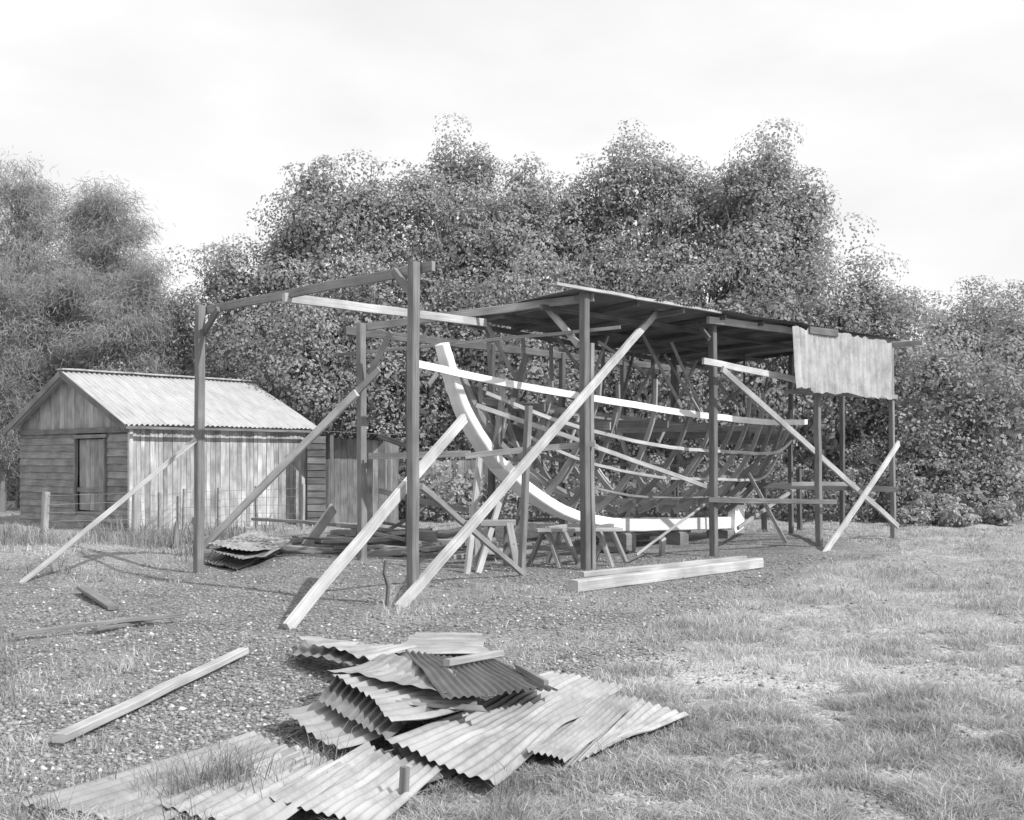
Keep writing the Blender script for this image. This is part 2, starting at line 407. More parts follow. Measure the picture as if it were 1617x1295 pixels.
# grass blades
def blades(name, n, ymin, ymax, maskfn, hmin, hmax, wid, mat, xr=None, flop=1.0, comb=.3, excl=True):
    u = rng.random(n); Yb = (ymin**-1+(u)*(ymax**-1-ymin**-1))**-1
    Xb = (rng.random(n)*2-1)*(Yb*.52+1.0) if xr is None else rng.uniform(xr[0], xr[1], n)
    m = maskfn(Xb, Yb); cl = fbm(Xb*3.0, Yb*3.0, 21)
    keep = (rng.random(n) < m*np.clip(.4+1.2*sm(.3, .6, cl), 0, 1)*(1-.85*worn(Xb, Yb)))
    if excl: keep &= ~inquads(Xb, Yb)
    Xb, Yb, cl = Xb[keep], Yb[keep], cl[keep]; n = len(Xb)
    big = fbm(Xb*.6, Yb*.6, 44)
    Zb = gh(Xb, Yb)-.008
    h = (hmin+(hmax-hmin)*rng.random(n)**1.6)*(.35+1.35*sm(.3, .7, cl))*(.6+.9*big)
    w = wid*(.6+.8*rng.random(n))*(.55+Yb*.09)
    th = rng.random(n)*2*np.pi; t2 = rng.random(n)*2*np.pi
    la = fbm(Xb*2.5, Yb*2.5, 71)*4*np.pi; ls = rng.random(n)*comb*flop; lr = (.3+.9*rng.random(n))*flop
    dx = np.cos(la)*ls+np.cos(t2)*lr; dy = np.sin(la)*ls+np.sin(t2)*lr
    P = np.stack([Xb, Yb, Zb], -1); S = np.stack([np.cos(th), np.sin(th), 0*th], -1)*w[:, None]/2
    mid = P+np.stack([dx*h*.35, dy*h*.35, h*.6], -1); tip = P+np.stack([dx*h*1.1, dy*h*1.1, h*.8], -1)
    V = np.stack([P-S, P+S, mid+S*.8, mid-S*.8, tip+S*.15, tip-S*.15], 1).reshape(-1, 3)
    b = np.arange(n)[:, None]*6
    Fq = np.concatenate([b+np.array([[0, 1, 2, 3]]), b+np.array([[3, 2, 4, 5]])], 0)
    tn = np.clip((.65+.6*rng.random(n))*(.62+.76*fbm(Xb*1.3, Yb*1.3, 55)), .2, 1.5)
    ob = add_mesh(name, V, Fq, mat, tone=np.concatenate([tn, tn]), origin=Vector((0, 0, 0)), category='grass')
    ob["kind"] = "stuff"; return ob
g = blades('grass', 740000, 4.6, 32, lambda x, y: grass_mask(x, y)**1.6, .02, .072, .0052, M_GRASS)
g["label"] = "dry tufted pale grass covering open ground"
hutw = lambda x, y: np.maximum(sm(.45, .6, fbm(x*.8, y*.8, 91))*sm(-4.5, -6.5, x)*sm(14, 17, y), sm(.44, .52, (-x)/y)*sm(.45, .6, fbm(x*1.1, y*1.1, 92)))
g = blades('tall_weeds', 100000, 7, 26, hutw, .08, .30, .006, M_WEED, xr=(-13, -3), flop=.5)
g["label"] = "tall dry weeds growing around the hut"
fgw = lambda x, y: np.maximum(sm(.55, .68, fbm(x*1.7, y*1.7, 63))*sm(.45, .9, grass_mask(x, y)), 0)
g = blades('grass_tussocks', 90000, 4.6, 18, fgw, .045, .115, .0048, M_GRASS, flop=.8)
g["label"] = "longer tussocks scattered through short grass"
edge = lambda x, y: np.maximum(np.exp(-(((x+1.45)/.22)**2+((y-5.42)/.22)**2)), .35*sm(.55, .66, fbm(x*2.4, y*2.4, 15))*(1-sm(5.4, 6.2, y)))
g = blades('weed_clumps', 32000, 4.6, 6.6, edge, .08, .20, .0045, M_WEED, xr=(-3.2, .6), flop=.7, excl=False)
g["label"] = "long grass clumps growing through iron sheets"

# gravel
def stones(n):
    Yb = (4.6**-1+rng.random(n)*(19.0**-1-4.6**-1))**-1; Xb = (rng.random(n)*2-1)*(Yb*.52+1)
    keep = (rng.random(n) < (1-grass_mask(Xb, Yb)*.85)**1.1*(.4+.9*fbm(Xb*1.5, Yb*1.5, 81))) & ~inquads(Xb, Yb); Xb, Yb = Xb[keep], Yb[keep]; n = len(Xb)
    s = (.0035+.017*rng.random(n)**3.5)*(1+.02*Yb)
    C = np.stack([Xb, Yb, gh(Xb, Yb)+s*.2], -1)
    base = np.array([[1, 0, 0], [0, 1, 0], [-1, 0, 0], [0, -1, 0], [0, 0, .7], [0, 0, -.7]])
    ang = rng.random(n)*6.28; ca, sa = np.cos(ang), np.sin(ang)
    V = base[None]*(s[:, None, None])*(0.6+.8*rng.random((n, 6, 1)))
    V[..., 0] *= (1+.6*rng.random(n))[:, None]
    x = V[..., 0]*ca[:, None]-V[..., 1]*sa[:, None]; y = V[..., 0]*sa[:, None]+V[..., 1]*ca[:, None]
    V = np.stack([x, y, V[..., 2]], -1)+C[:, None]
    fb = np.array([[0, 1, 4], [1, 2, 4], [2, 3, 4], [3, 0, 4], [1, 0, 5], [2, 1, 5], [3, 2, 5], [0, 3, 5]])
    Fq = (np.arange(n)[:, None, None]*6+fb[None]).reshape(-1, 3)
    tn = np.where(rng.random(n) < .10, .35+.3*rng.random(n), .12+.24*rng.random(n))
    ob = add_mesh('gravel', V.reshape(-1, 3), Fq, M_STONE, tone=np.repeat(tn, 8), origin=Vector((0, 0, 0)), category='gravel',
                  label='loose shell grit and gravel scattered over bare earth'); ob["kind"] = "stuff"
stones(150000)

# ------------------------------------------------------------------ boat shed frame
shed = empty('boat_shed', L(3, 0, 0), 'half dismantled open timber boat shed with iron roof', 'shed')
def post(base, top, w, mat=M_POST, d=None, name='post', ref=None):
    b = Vector(base); b.z = float(gh(b.x, b.y))-.15
    return timber(name, [b, top], w, d or w, mat, shed, ref=ref or AX, bow=.01)
pA = GP(313, 905); tA = U(316, 482, pA.y); pB = GP(653, 955); tB = U(653, 414, pB.y)
post(pA, tA, .115); post(pB, tB, .11)
dAB = (tB-tA).normalized()
nAB = Vector((-dAB.y, dAB.x, 0)).normalized()*-.09
if nAB.y > 0: nAB = -nAB
timber('beam', [tA-dAB*.12+Vector((0, 0, -.06))-nAB*1.2, tB+dAB*.22+Vector((0, 0, -.06))-nAB*1.2], .05, .11, M_BEAM, shed)
timber('brace', [U(320, 530, pA.y+.03), U(345, 488, pA.y-.3)], .05, .09, M_POST, shed)
timber('brace', [U(648, 462, pB.y+.05), U(622, 428, pB.y+.3)], .05, .09, M_POST, shed)
pC = GP(572, 885); tC = U(570, 510, pC.y); pD = GP(925, 900); tD = U(923, 459, pD.y)
post(pC, tC, .125); post(pD, tD, .12)
pD2 = pD+AX*.16
post(pD2, U(932, 542, pD2.y), .09, M_BEAM)
dCD = (tD-tC).normalized()
timber('beam', [tC-dCD*.1+Vector((0, .1, -.06)), tD+dCD*.15+Vector((0, .1, -.1))], .05, .12, M_BEAM, shed)
timber('beam', [U(448, 470, 14.2), U(766, 510, 17.3)], .06, .12, M_BRACE, shed)
pE = GP(1127, 878); tE = U(1125, 492, pE.y); post(pE, tE, .12)
pG = U(1294, 865, 20.5); tG = U(1290, 527, pG.y); post(pG, tG, .11)
pH = GP(1411, 850); tH = U(1406, 545, pH.y); post(pH, tH, .10)
timber('beam', [U(1118, 505, 18.65), U(1255, 523, 20.6)], .06, .12, M_BRACE, shed)
timber('beam', [U(1230, 520, 20.3), U(1458, 545, 23.8)], .06, .12, M_POST, shed)
timber('beam', [U(1395, 546, 22.9), U(1457, 541, 22.4)], .07, .1, M_BEAM, shed)
timber('rail', [U(1240, 618, 20.6), U(1416, 627, 23.1)], .05, .09, M_BEAM, shed)
post(GP(823, 903), U(835, 640, 15.9), .09)
for (x, y, tx, ty, w) in [(1263, 838, 1261, 740, .1), (1207, 840, 1206, 745, .1), (1064, 845, 1064, 560, .1), (1249, 842, 1249, 560, .09), (1330, 838, 1330, 560, .1)]:
    b = GP(x, y); post(b, U(tx, ty, b.y), w, M_DARK)
for t in (1.2, 3.4, 5.6, 7.8, 10.0):
    b = L(t, -2.6, 0); post(b, b+Vector((0, 0, 3.85)), .11, M_DARK)
timber('beam', [L(-.3, -2.6, 3.8), L(10.3, -2.6, 3.8)], .06, .14, M_DARK, shed)
timber('rail', [U(583, 721, 17.7), U(742, 716, 17.0)], .035, .10, M_BEAM, shed)
timber('rail', [U(735, 720, 16.9), U(940, 700, 16.3)], .035, .09, M_BRACE, shed)
timber('rail', [U(528, 561, 18.1), U(980, 517, 16.2)], .03, .05, M_BEAM, shed, bow=.03)
timber('rail', [U(1118, 789, 18.8), U(1320, 793, 20.4)], .05, .09, M_DARK, shed)
timber('rail', [U(1160, 765, 22.5), U(1415, 773, 22.9)], .05, .12, M_DARK, shed)
timber('rail', [U(1110, 570, 18.3), U(1258, 600, 20.2)], .05, .11, M_BRACE, shed)
def brace(x0, y0, d0, x1, y1, d1, w, h, mat=M_BRACE, bow=.015):
    return timber('brace', [U(x0, y0, d0), U(x1, y1, d1)], w, h, mat, shed, bow=bow)
brace(32, 921, 14.5, 309, 694, 15.7, .045, .065)
brace(318, 868, 19.6, 563, 620, 17.6, .06, .13)
brace(560, 623, 17.65, 599, 583, 17.5, .05, .10, M_BEAM)
brace(583, 592, 17.7, 617, 524, 17.4, .05, .09, M_POST)
brace(452, 992, 10.7, 733, 660, 13.5, .06, .125)
brace(628, 962, 11.9, 1040, 488, 18.4, .06, .125)
brace(1140, 583, 18.45, 1418, 831, 22.8, .05, .11)
brace(1419, 700, 22.7, 1300, 876, 19.5, .05, .12)
brace(664, 768, 12.7, 828, 908, 15.55, .05, .075, M_BEAM)
brace(864, 487, 17.0, 914, 545, 16.4, .05, .10, M_BRACE)
brace(1100, 510, 18.9, 1120, 535, 18.6, .05, .08, M_POST)
brace(598, 688, 19.5, 700, 725, 19.0, .05, .09, M_DARK)
brace(1165, 834, 20.6, 1255, 771, 23.0, .05, .07, M_BEAM)
brace(1250, 765, 22.0, 1350, 765, 22.0, .04, .08, M_BRACE)
r0 = np.array(L(.3, 1.9, 4.14)); r1 = np.array(L(10.4, 2.75, 4.15)); r2 = np.array(L(10.4, -2.3, 3.92)); r3 = np.array(L(.35, -.55, 3.93))
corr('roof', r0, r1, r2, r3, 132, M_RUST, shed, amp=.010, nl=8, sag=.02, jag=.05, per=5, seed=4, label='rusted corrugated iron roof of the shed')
timber('fascia', [U(878, 448, 15.6), U(1138, 493, 18.55)], .05, .045, M_BRACE, shed)
for f in np.linspace(.03, .97, 9):
    p = Vector(r0*(1-f)+r1*f); q = Vector(r3*(1-f)+r2*f)
    timber('rafter', [p.lerp(q, .04)+Vector((0, 0, -.07)), q.lerp(p, .03)+Vector((0, 0, -.07))], .05, .08, M_DARK if int(f*10) % 2 else M_POST, shed, bow=.01)
for f in (.3, .62, .93):
    p = Vector(r0*(1-f)+r3*f); q = Vector(r1*(1-f)+r2*f)
    timber('purlin', [p+Vector((0, 0, -.15)), q+Vector((0, 0, -.15))], .05, .08, M_DARK, shed, bow=.02)
corr('wall_sheet', U(1257, 614, 19.3), U(1409, 629, 22.0), U(1408, 541, 22.0), U(1251, 514, 19.3), 40, M_IRON, shed, amp=.011, nl=10, jag=.09, seed=5, sag=.02, label='stained corrugated iron wall cladding')
timber('board', [U(1278, 521, 19.7), U(1322, 527, 20.4)], .04, .13, M_DARK, shed)
timber('board', [U(1040, 487, 18.0), U(1090, 492, 18.9)], .04, .06, M_BEAM, shed)

# ------------------------------------------------------------------ boat
boat = empty('unfinished_boat', L(4, 0, .3), 'unplanked timber boat hull of curved ribs on its keel', 'boat')
ts = [-.55, -.31, .04, .71, 1.66, 2.61, 3.83, 7.95]; zs = [3.35, 2.75, 2.18, 1.54, 1.05, .80, .66, .54]
def keelz(t):
    if t <= 7.95: return float(np.interp(t, ts, zs))
    return float(np.interp(t, [7.95, 8.2, 9.0], [.54, 1.0, 1.5]))
def Bf(t): return float(np.interp(t, [-1.2, -.45, .1, .7, 1.5, 2.5, 3.5, 5, 6.5, 8, 9], [0, .06, .22, .45, .78, 1.1, 1.32, 1.48, 1.46, 1.28, 1.05]))
def shz(t): return float(np.interp(t, [-1.2, -.4, .5, 2, 3.5, 4.8, 7, 9], [3.03, 2.93, 2.8, 2.6, 2.46, 2.38, 2.34, 2.42]))
def hullp(t, u, side, out=0.0):
    B = Bf(t); kz = keelz(t); H = max(.1, shz(t)-kz)
    f = float(np.interp(t, [0, 3.5, 7, 9], [0.0, .6, .6, .4]))
    b = B*((1-f)*u+f*(1-(1-min(u, 1))**1.9)) if u <= 1 else B*(1+.12*(1-f)*(u-1))
    z = kz+H*((1-f)*u+f*(.34*u+.66*u*u))
    return L(t, side*(b+.04+out), z)
def spl(pts, n):
    P = np.array(pts, float); m = len(P); out = []
    for i in range(m-1):
        p0 = P[max(i-1, 0)]; p1 = P[i]; p2 = P[i+1]; p3 = P[min(i+2, m-1)]
        for k in range(n):
            t = k/n
            out.append(.5*((2*p1)+(-p0+p2)*t+(2*p0-5*p1+4*p2-p3)*t*t+(-p0+3*p1-3*p2+p3)*t**3))
    out.append(P[-1]); return out
st = [L(t, 0, z) for t, z in spl([(-.62, 3.38), (-.36, 2.75), (0, 2.18), (.66, 1.54), (1.6, 1.0), (2.6, .66), (3.9, .46)], 5)]
timber('stem_post', st[:17], .15, (.19, .34), M_NEW, boat, ref=-BX, curved=True, label='pale curved upper stem timber')
timber('stem_foot', [p+BX*.012 for p in st[15:]], .17, (.37, .28), M_KEEL, boat, ref=-BX, curved=True, label='pale scarfed lower stem timber')
timber('stem_apron', [L(t, 0, z) for t, z in spl([(-.22, 2.98), (.06, 2.52), (.38, 2.16), (1.02, 1.66), (2.0, 1.18), (2.9, .92)], 4)], .10, .10, M_BEAM, boat, ref=-BX, curved=True)
timber('keel', [L(3.7, .03, .45), L(8.0, .03, .30)], .18, .25, M_KEEL, boat, label='long pale straight keel timber')
timber('sternpost', [L(8.0, .12, .10), L(8.08, .12, 1.2)], .38, .2, M_KEEL, boat, ref=BX, label='short upright pale sternpost')
timber('stern_timber', [L(7.3, 0, .65), L(7.9, 0, 1.0), L(9.15, 0, 1.55)], .12, .14, M_RIB, boat, ref=BX, curved=True)
stations = list(np.arange(.55, 9.0, .66))
for i, t0 in enumerate(stations):
    t = t0+random.uniform(-.1, .1)
    for sd in (-1, 1):
        if sd < 0 and i % 3 == 1: continue
        top = 1.0+random.uniform(.0, .22); rake = random.uniform(-.25, .35)
        us = np.linspace(.02, top, 13)
        pts = [hullp(t+rake*u, u, sd, -.05) for u in us]
        timber('rib', pts, (.12, .07), .045, M_RIB if random.random() < .6 else M_BEAM, boat, ref=AX, curved=True)
        if random.random() < .6:
            ua = random.uniform(.15, .5); ub = ua+random.uniform(.2, .4)
            pts2 = [hullp(t+.06+rake*u, u, sd, -.05) for u in np.linspace(ua, min(ub, 1), 7)]
            timber('futtock', pts2, (.15, .11), .045, M_BRACE if random.random() < .4 else M_BEAM, boat, ref=AX, curved=True)
for t in stations[3:-1]:
    w = Bf(t)*.3; kz = keelz(t)
    timber('floor_timber', [L(t+.1, -w, kz+.2), L(t+.1, w, kz+.2)], .06, .12, M_RIB, boat)
pp = spl([tuple(L(t, max(Bf(t), 0)+.09, shz(t))) for t in np.linspace(-1.2, 9.2, 9)], 5)
timber('ribband', [Vector(p) for p in pp], .035, .11, M_NEW, boat, curved=True, label='long pale upper ribband along the hull')  # paler timber colour replaces sunlight that the wall sheet blocks
pp = spl([tuple(L(t, -(Bf(t)+.06), shz(t))) for t in np.linspace(-.4, 9.1, 9)], 5)
timber('ribband', [Vector(p) for p in pp], .035, .08, M_RIB, boat, curved=True)
for (u, mat, w, ta, tb, sd) in [(.74, M_BRACE, .06, .1, 9.1, 1), (.47, M_BRACE, .05, .9, 9.0, 1), (.25, M_RIB, .04, 2.4, 8.2, 1), (.62, M_RIB, .06, .3, 9.0, -1)]:
    pp = spl([tuple(hullp(t, u, sd, .04)) for t in np.linspace(ta, tb, 9)], 4)
    timber('ribband', [Vector(p) for p in pp], .03, w, mat, boat, curved=True)
for k, t in enumerate([1.1, 2.3, 3.6, 4.9, 6.2, 7.5, 8.8]):
    B = Bf(t)*.97; z = shz(t)-random.uniform(.05, .35)
    timber('cross_spall', [L(t, -B, z), L(t, B, z+random.uniform(-.06, .06))], .035, .13, M_RIB if k % 2 else M_POST, boat)
timber('transom', [L(9.0, -.95, 2.1), L(9.0, .95, 2.1)], .05, .3, M_RIB, boat)
timber('centre_stringer', [L(.2, .05, 2.55), L(8.9, .05, 2.15)], .05, .12, M_RIB, boat)
timber('side_board', [L(.6, -.55, 2.25), L(4.2, -1.45, 1.9)], .03, .25, M_POST, boat)
timber('side_board', [L(.7, -.6, 2.62), L(3.0, -1.25, 2.4)], .03, .22, M_POST, boat)
stays = [(768, 500, 17.6, 777, 628, 17.6, .05), (765, 505, 17.4, 822, 612, 17.9, .05), (832, 560, 17.8, 782, 715, 17.2, .11), (826, 530, 18.6, 828, 600, 18.6, .06),
         (690, 590, 17.4, 676, 608, 17.2, .06), (985, 560, 20, 915, 625, 19, .05), (1000, 560, 20, 968, 690, 19, .05), (1040, 560, 21, 1000, 640, 20.4, .04),
         (1050, 560, 21, 1110, 660, 20.4, .04), (1085, 565, 21, 1085, 640, 21, .05), (1010, 520, 20.4, 1075, 640, 20.4, .05), (1120, 590, 22, 1175, 650, 22, .05),
         (1175, 560, 22.5, 1175, 655, 22, .05), (1215, 580, 23, 1200, 660, 22.6, .05), (945, 540, 19, 1020, 590, 20.5, .04), (878, 530, 18.5, 940, 620, 19, .04),
         (1235, 560, 22.8, 1140, 640, 21.5, .04), (870, 545, 19.4, 872, 640, 19.4, .06), (952, 545, 20, 950, 640, 20, .06), (1030, 550, 21, 1032, 640, 21, .06),
         (1060, 540, 20.5, 1130, 700, 21.5, .04), (960, 530, 19.5, 900, 700, 18.8, .04), (1100, 570, 21.5, 1040, 700, 21, .04)]
for (x0, y0, d0, x1, y1, d1, w) in stays:
    timber('stay', [U(x0, y0, d0), U(x1, y1, d1)], .04, w+.01, random.choice([M_BEAM, M_RIB, M_POST]), shed)
for (t, side) in [(6.9, 1), (2.5, -1), (4.5, -1), (6.5, -1)]:
    p = hullp(t, .55, side); q = L(t+random.uniform(-.3, .3), side*(Bf(t)+.35), 0); q.z = float(gh(q.x, q.y))-.03
    timber('shore', [q, p], .06, .07, M_RIB, boat)
for t, zt in ((4.0, .31), (5.8, .24), (7.6, .18)):
    timber('keel_block', [L(t-.15, -.0, zt/2-.03), L(t+.15, .0, zt/2-.03)], .5, zt+.05, M_POST, boat)
timber('diagonal_batten', [U(752, 640, 17.0), U(945, 706, 16.9)], .03, .07, M_BRACE, boat)
timber('diagonal_batten', [U(940, 706, 16.9), U(1115, 768, 19.0)], .03, .07, M_BRACE, boat)
timber('diagonal_batten', [U(1005, 876, 17.3), U(1112, 797, 19.3)], .03, .035, M_BRACE, boat)

# ------------------------------------------------------------------ trestles
def trestle(px, py, ln, h, dirv, mat=M_BRACE, label='rough timber sawhorse trestle standing on the ground'):
    c = GP(px, py); z0 = float(gh(c.x, c.y)); d = Vector(dirv).normalized(); s = Vector((-d.y, d.x, 0))
    e = empty('sawhorse', (c.x, c.y, z0), label, 'trestle', 'sawhorses around the hull')
    top = z0+h; c0 = Vector((c.x, c.y, top))
    timber('top_rail', [c0-d*ln/2, c0+d*ln/2], .10, .10, mat, e)
    for sx in (-1, 1):
        for sy in (-1, 1):
            a = c0+d*(sx*ln*.36)+s*(sy*.03); b = Vector((c.x, c.y, z0-.03))+d*(sx*ln*.44)+s*(sy*.28)
            timber('leg', [b, a], .05, .11, mat, e, ref=d)
        timber('tie', [c0+d*(sx*ln*.4)-s*.17+Vector((0, 0, -h*.5)), c0+d*(sx*ln*.4)+s*.17+Vector((0, 0, -h*.5))], .03, .07, mat, e)
trestle(778, 897, .7, .68, (1, .35, 0), M_BEAM)
trestle(874, 892, .8, .56, (.5, 1, 0), M_BEAM)
trestle(952, 890, .8, .56, (.45, 1, 0), M_BEAM)
timber('scaffold_plank', [U(846, 837, 16.6), U(980, 836, 16.9)], .24, .05, M_BRACE, label='pale plank lying across two trestles', category='plank')
timber('wooden_prop', [GP(737, 906)-Vector((0, 0, .03)), U(757, 724, 16.6)], .06, .09, M_BRACE, ref=AX, label='leaning timber prop under the boat bow', category='prop', group='props under the bow')
timber('wooden_prop', [GP(754, 905)-Vector((0, 0, .03)), U(792, 780, 17.2)], .06, .09, M_BRACE, ref=AX, label='leaning timber prop under the boat bow', category='prop', group='props under the bow')

# ------------------------------------------------------------------ loose timbers
timber('squared_timber', [GP(905, 926, .08), GP(1198, 889, .08)], .16, .15, M_BRACE, label='long squared pale timber lying on gravel', category='timber')
timber('squared_timber', [GP(918, 908, .12), GP(1176, 881, .10)], .10, .07, M_BRACE, label='thinner long timber lying behind another', category='timber')
timber('loose_plank', [GP(92, 1166, .06), GP(385, 1028, .06)], .085, .05, M_BRACE, label='long pale sawn plank lying on gravel', category='plank')
timber('loose_plank', [GP(130, 928, .08), GP(180, 960, .03)], .12, .04, M_POST, label='short dark board lying on the bank', category='plank')
timber('loose_plank', [GP(20, 1003, .07), GP(285, 972, .07)], .04, .04, M_POST, bow=.03, label='thin grey stick lying across gravel', category='stick')
timber('loose_plank', [GP(150, 994, .05), GP(252, 975, .05)], .07, .025, M_POST, label='thin weathered batten lying on gravel', category='plank')
timber('leaning_board', [GP(481, 866), U(527, 802, 20.9)], .05, .22, M_BRACE, label='broad weathered board propped at a slant', category='plank')
stk = [GP(610, 957)-Vector((0, 0, .05)), U(613, 925, 12.3), U(607, 905, 12.3), U(609, 885, 12.35)]
timber('stake', stk, .035, .035, M_DARK, ref=AX, curved=True, label='crooked dark stick standing in the gravel', category='stake')
timber('stake', [GP(1045, 876)-Vector((0, 0, .05)), U(1047, 850, 18.7)], .09, .09, M_BRACE, ref=AX, label='short pale wooden peg in the ground', category='stake')
timber('stake', [GP(636, 1275)-Vector((0, 0, .05)), GP(636, 1275)+Vector((0.01, 0, .19))], .045, .03, M_POST, ref=AX, label='small square peg driven beside iron sheets', category='stake')
def pile(a, b, w, h, mat, lab='weathered grey board in a timber heap'):
    timber('stacked_timber', [a, b], w, h, mat, bow=.05, label=lab, category='timber', group='heap of weathered timbers')
for i in range(34):
    y = random.uniform(19.0, 22.0); x = random.uniform(-3.3, -1.0); ang = random.gauss(.15, .5); ln = random.uniform(.5, 1.5)
    k = math.exp(-((x+2.1)/1.1)**2-((y-20.6)/1.2)**2)
    z = .05+.42*k*random.random(); dv = Vector((math.cos(ang)*ln, math.sin(ang)*ln, random.gauss(0, .05+.1*k)))
    c = Vector((x, y, z+float(gh(x, y))))
    pile(c-dv, c+dv, random.uniform(.06, .2), random.uniform(.03, .12), random.choice([M_POST, M_BEAM, M_DARK, M_RIB, M_RIB]))
pile(U(608, 851, 20.1), U(690, 850, 20.1), .2, .26, M_BEAM, 'thick squared baulk under a timber heap')
pile(U(400, 820, 22.5), U(560, 832, 20.6), .12, .06, M_BEAM)
pile(U(600, 775, 20.6), U(742, 806, 19.6), .05, .10, M_BEAM)
for i in range(10):
    t = random.uniform(1, 7); b = random.uniform(-2.2, -.5); z = .04+random.random()*.1
    timber('stacked_timber', [L(t-1, b, z), L(t+1.2, b+random.uniform(-.5, .5), z+.03)], .15, .07, random.choice([M_POST, M_BEAM, M_DARK]), label='grey board lying beneath the hull', category='timber', group='boards under the hull')

# ------------------------------------------------------------------ hut
C = Vector((-8.57, 24.7, 0)); S = Vector((.66, .75, 0)).normalized(); Gd = Vector((-.75, .66, 0)).normalized()
NS = -Gd; NG = -S; SL = 5.0; W = 5.45; EH = 2.47; RH = 3.70
hut = empty('timber_hut', C+S*SL/2+Gd*W/2, 'weathered timber hut with gabled corrugated iron roof', 'hut')
B = Boards(); vboards(B, C, S, NS, 0, SL, -.05, lambda x: EH, .12, rag=.05, lo=.7, hi=1.2, gap=.009)
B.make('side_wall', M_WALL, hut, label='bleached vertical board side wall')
B = Boards()
hboards(B, C, Gd, NG, 0, 1.02, 0, 2.25); hboards(B, C, Gd, NG, 2.5, W, -.05, 2.25)
hboards(B, C, Gd, NG, 1.02, 2.5, 0, .38)
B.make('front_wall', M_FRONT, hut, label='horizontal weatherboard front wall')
B = Boards(); gt = lambda x: EH+(RH-EH)*(1-abs(x-W/2)/(W/2))
vboards(B, C, Gd, NG, 0, W/2, 2.3, gt, .2, lo=1.3, hi=1.9); vboards(B, C, Gd, NG, W/2, W, 2.3, gt, .2, lo=1.3, hi=1.9)
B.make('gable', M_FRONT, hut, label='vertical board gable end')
B = Boards(); vboards(B, C+S*SL, Gd, S, 0, W, 0, gt, .2); B.make('rear_wall', M_FRONT, hut)
B = Boards(); vboards(B, C+Gd*W, S, Gd, 0, SL, 0, lambda x: EH, .2); B.make('side_wall', M_FRONT, hut)
door = empty('door', C+Gd*1.76+Vector((0, 0, .4)), '', ''); del door["label"]; del door["category"]
door.parent = hut; door.location = WLOC[door.name]-WLOC[hut.name]
B = Boards(); vboards(B, C+NG*-.03, Gd, NG, 1.1, 2.42, .42, lambda x: 2.1, .2, lo=.9, hi=1.4); B.make('door_leaf', M_FRONT, door)
multi_timber('door_frame', [([C+Gd*1.06+NG*.04+Vector((0, 0, .38)), C+Gd*1.06+NG*.04+Vector((0, 0, 2.12))], .09, .06, tuple(Gd)),
    ([C+Gd*2.46+NG*.04+Vector((0, 0, .38)), C+Gd*2.46+NG*.04+Vector((0, 0, 2.12))], .09, .06, tuple(Gd)),
    ([C+Gd*.98+NG*.045+Vector((0, 0, 2.17)), C+Gd*2.54+NG*.045+Vector((0, 0, 2.17))], .06, .09, UPZ),
    ([C+Gd*1.1+NG*.02+Vector((0, 0, .9)), C+Gd*2.42+NG*.02+Vector((0, 0, .9))], .03, .1, UPZ)], M_POST, door)
timber('wall_plate', [C-Gd*.05+NG*.05+Vector((0, 0, 2.3)), C+Gd*W+NG*.05+Vector((0, 0, 2.3))], .05, .12, M_POST, hut)
timber('corner_post', [C+NG*.03+NS*.02+Vector((0, 0, -.1)), C+NG*.03+NS*.02+Vector((0, 0, EH))], .09, .09, M_BRACE, hut, ref=tuple(S))
oh = .26
def rp(w, s, dz=0): return C+Gd*w+S*s+Vector((0, 0, EH+(RH-EH)*(1-abs(w-W/2)/(W/2))+.06+dz))
corr('roof', rp(-oh, -.3), rp(-oh, SL+.2), rp(W/2, SL+.2), rp(W/2, -.3), 42, M_ROOF, hut, amp=.020, nl=6, per=8, jag=.04, sag=.012, label='pale corrugated iron roof slope')
corr('roof', rp(W+oh, -.3), rp(W+oh, SL+.2), rp(W/2, SL+.2), rp(W/2, -.3), 42, M_ROOF, hut, amp=.020, nl=6, per=8, jag=.04, sag=.012)
timber('ridge_cap', [rp(W/2, -.32, .03), rp(W/2, SL+.22, .03)], .3, .04, M_IRON, hut)
timber('bargeboard', [rp(-oh, -.3, -.08), rp(W/2, -.3, -.08)], .04, .15, M_POST, hut)
timber('bargeboard', [rp(W+oh, -.3, -.08), rp(W/2, -.3, -.08)], .04, .15, M_POST, hut)
timber('gutter', [rp(-oh-.04, -.3, -.06), rp(-oh-.04, SL+.2, -.06)], .07, .06, M_POST, hut)

LC = Vector((-5.0, 28.0, 0)); LD = Vector((1, .12, 0)).normalized(); LN = Vector((.12, -1, 0)).normalized()
lean = empty('lean_to_shed', LC+LD*1.3, 'low dark board lean-to shed beside the hut', 'shed')
B = Boards(); vboards(B, LC, LD, LN, .15, 2.1, 0, lambda x: 2.2-.06*x, .17, lo=.6, hi=1.6); B.make('front_wall', M_LEAN, lean)
B = Boards(); hboards(B, LC+Vector((-.02, -.5, 0)), LD, LN, -.1, .35, 0, 2.2); B.make('side_wall', M_LEAN, lean)
B = Boards(); vboards(B, LC+LD*2.4+Vector((0, .8, 0)), LD, LN, 0, 2.2, 0, lambda x: 1.6, .17, lo=.6, hi=1.5); B.make('fence_wall', M_LEAN, lean)
corr('roof', LC+Vector((-.1, -.6, 2.35)), LC+LD*1.9+Vector((0, -.5, 2.25)), LC+LD*1.9+Vector((0, 2, 2.3)), LC+Vector((-.1, 2, 2.4)), 24, M_RUST, lean, per=5, nl=3)
for x in (.42, 1.85):
    timber('post', [LC+LD*x+LN*.45, LC+LD*x+LN*.45+Vector((0, 0, 2.25))], .09, .09, M_POST, lean, ref=tuple(LD))

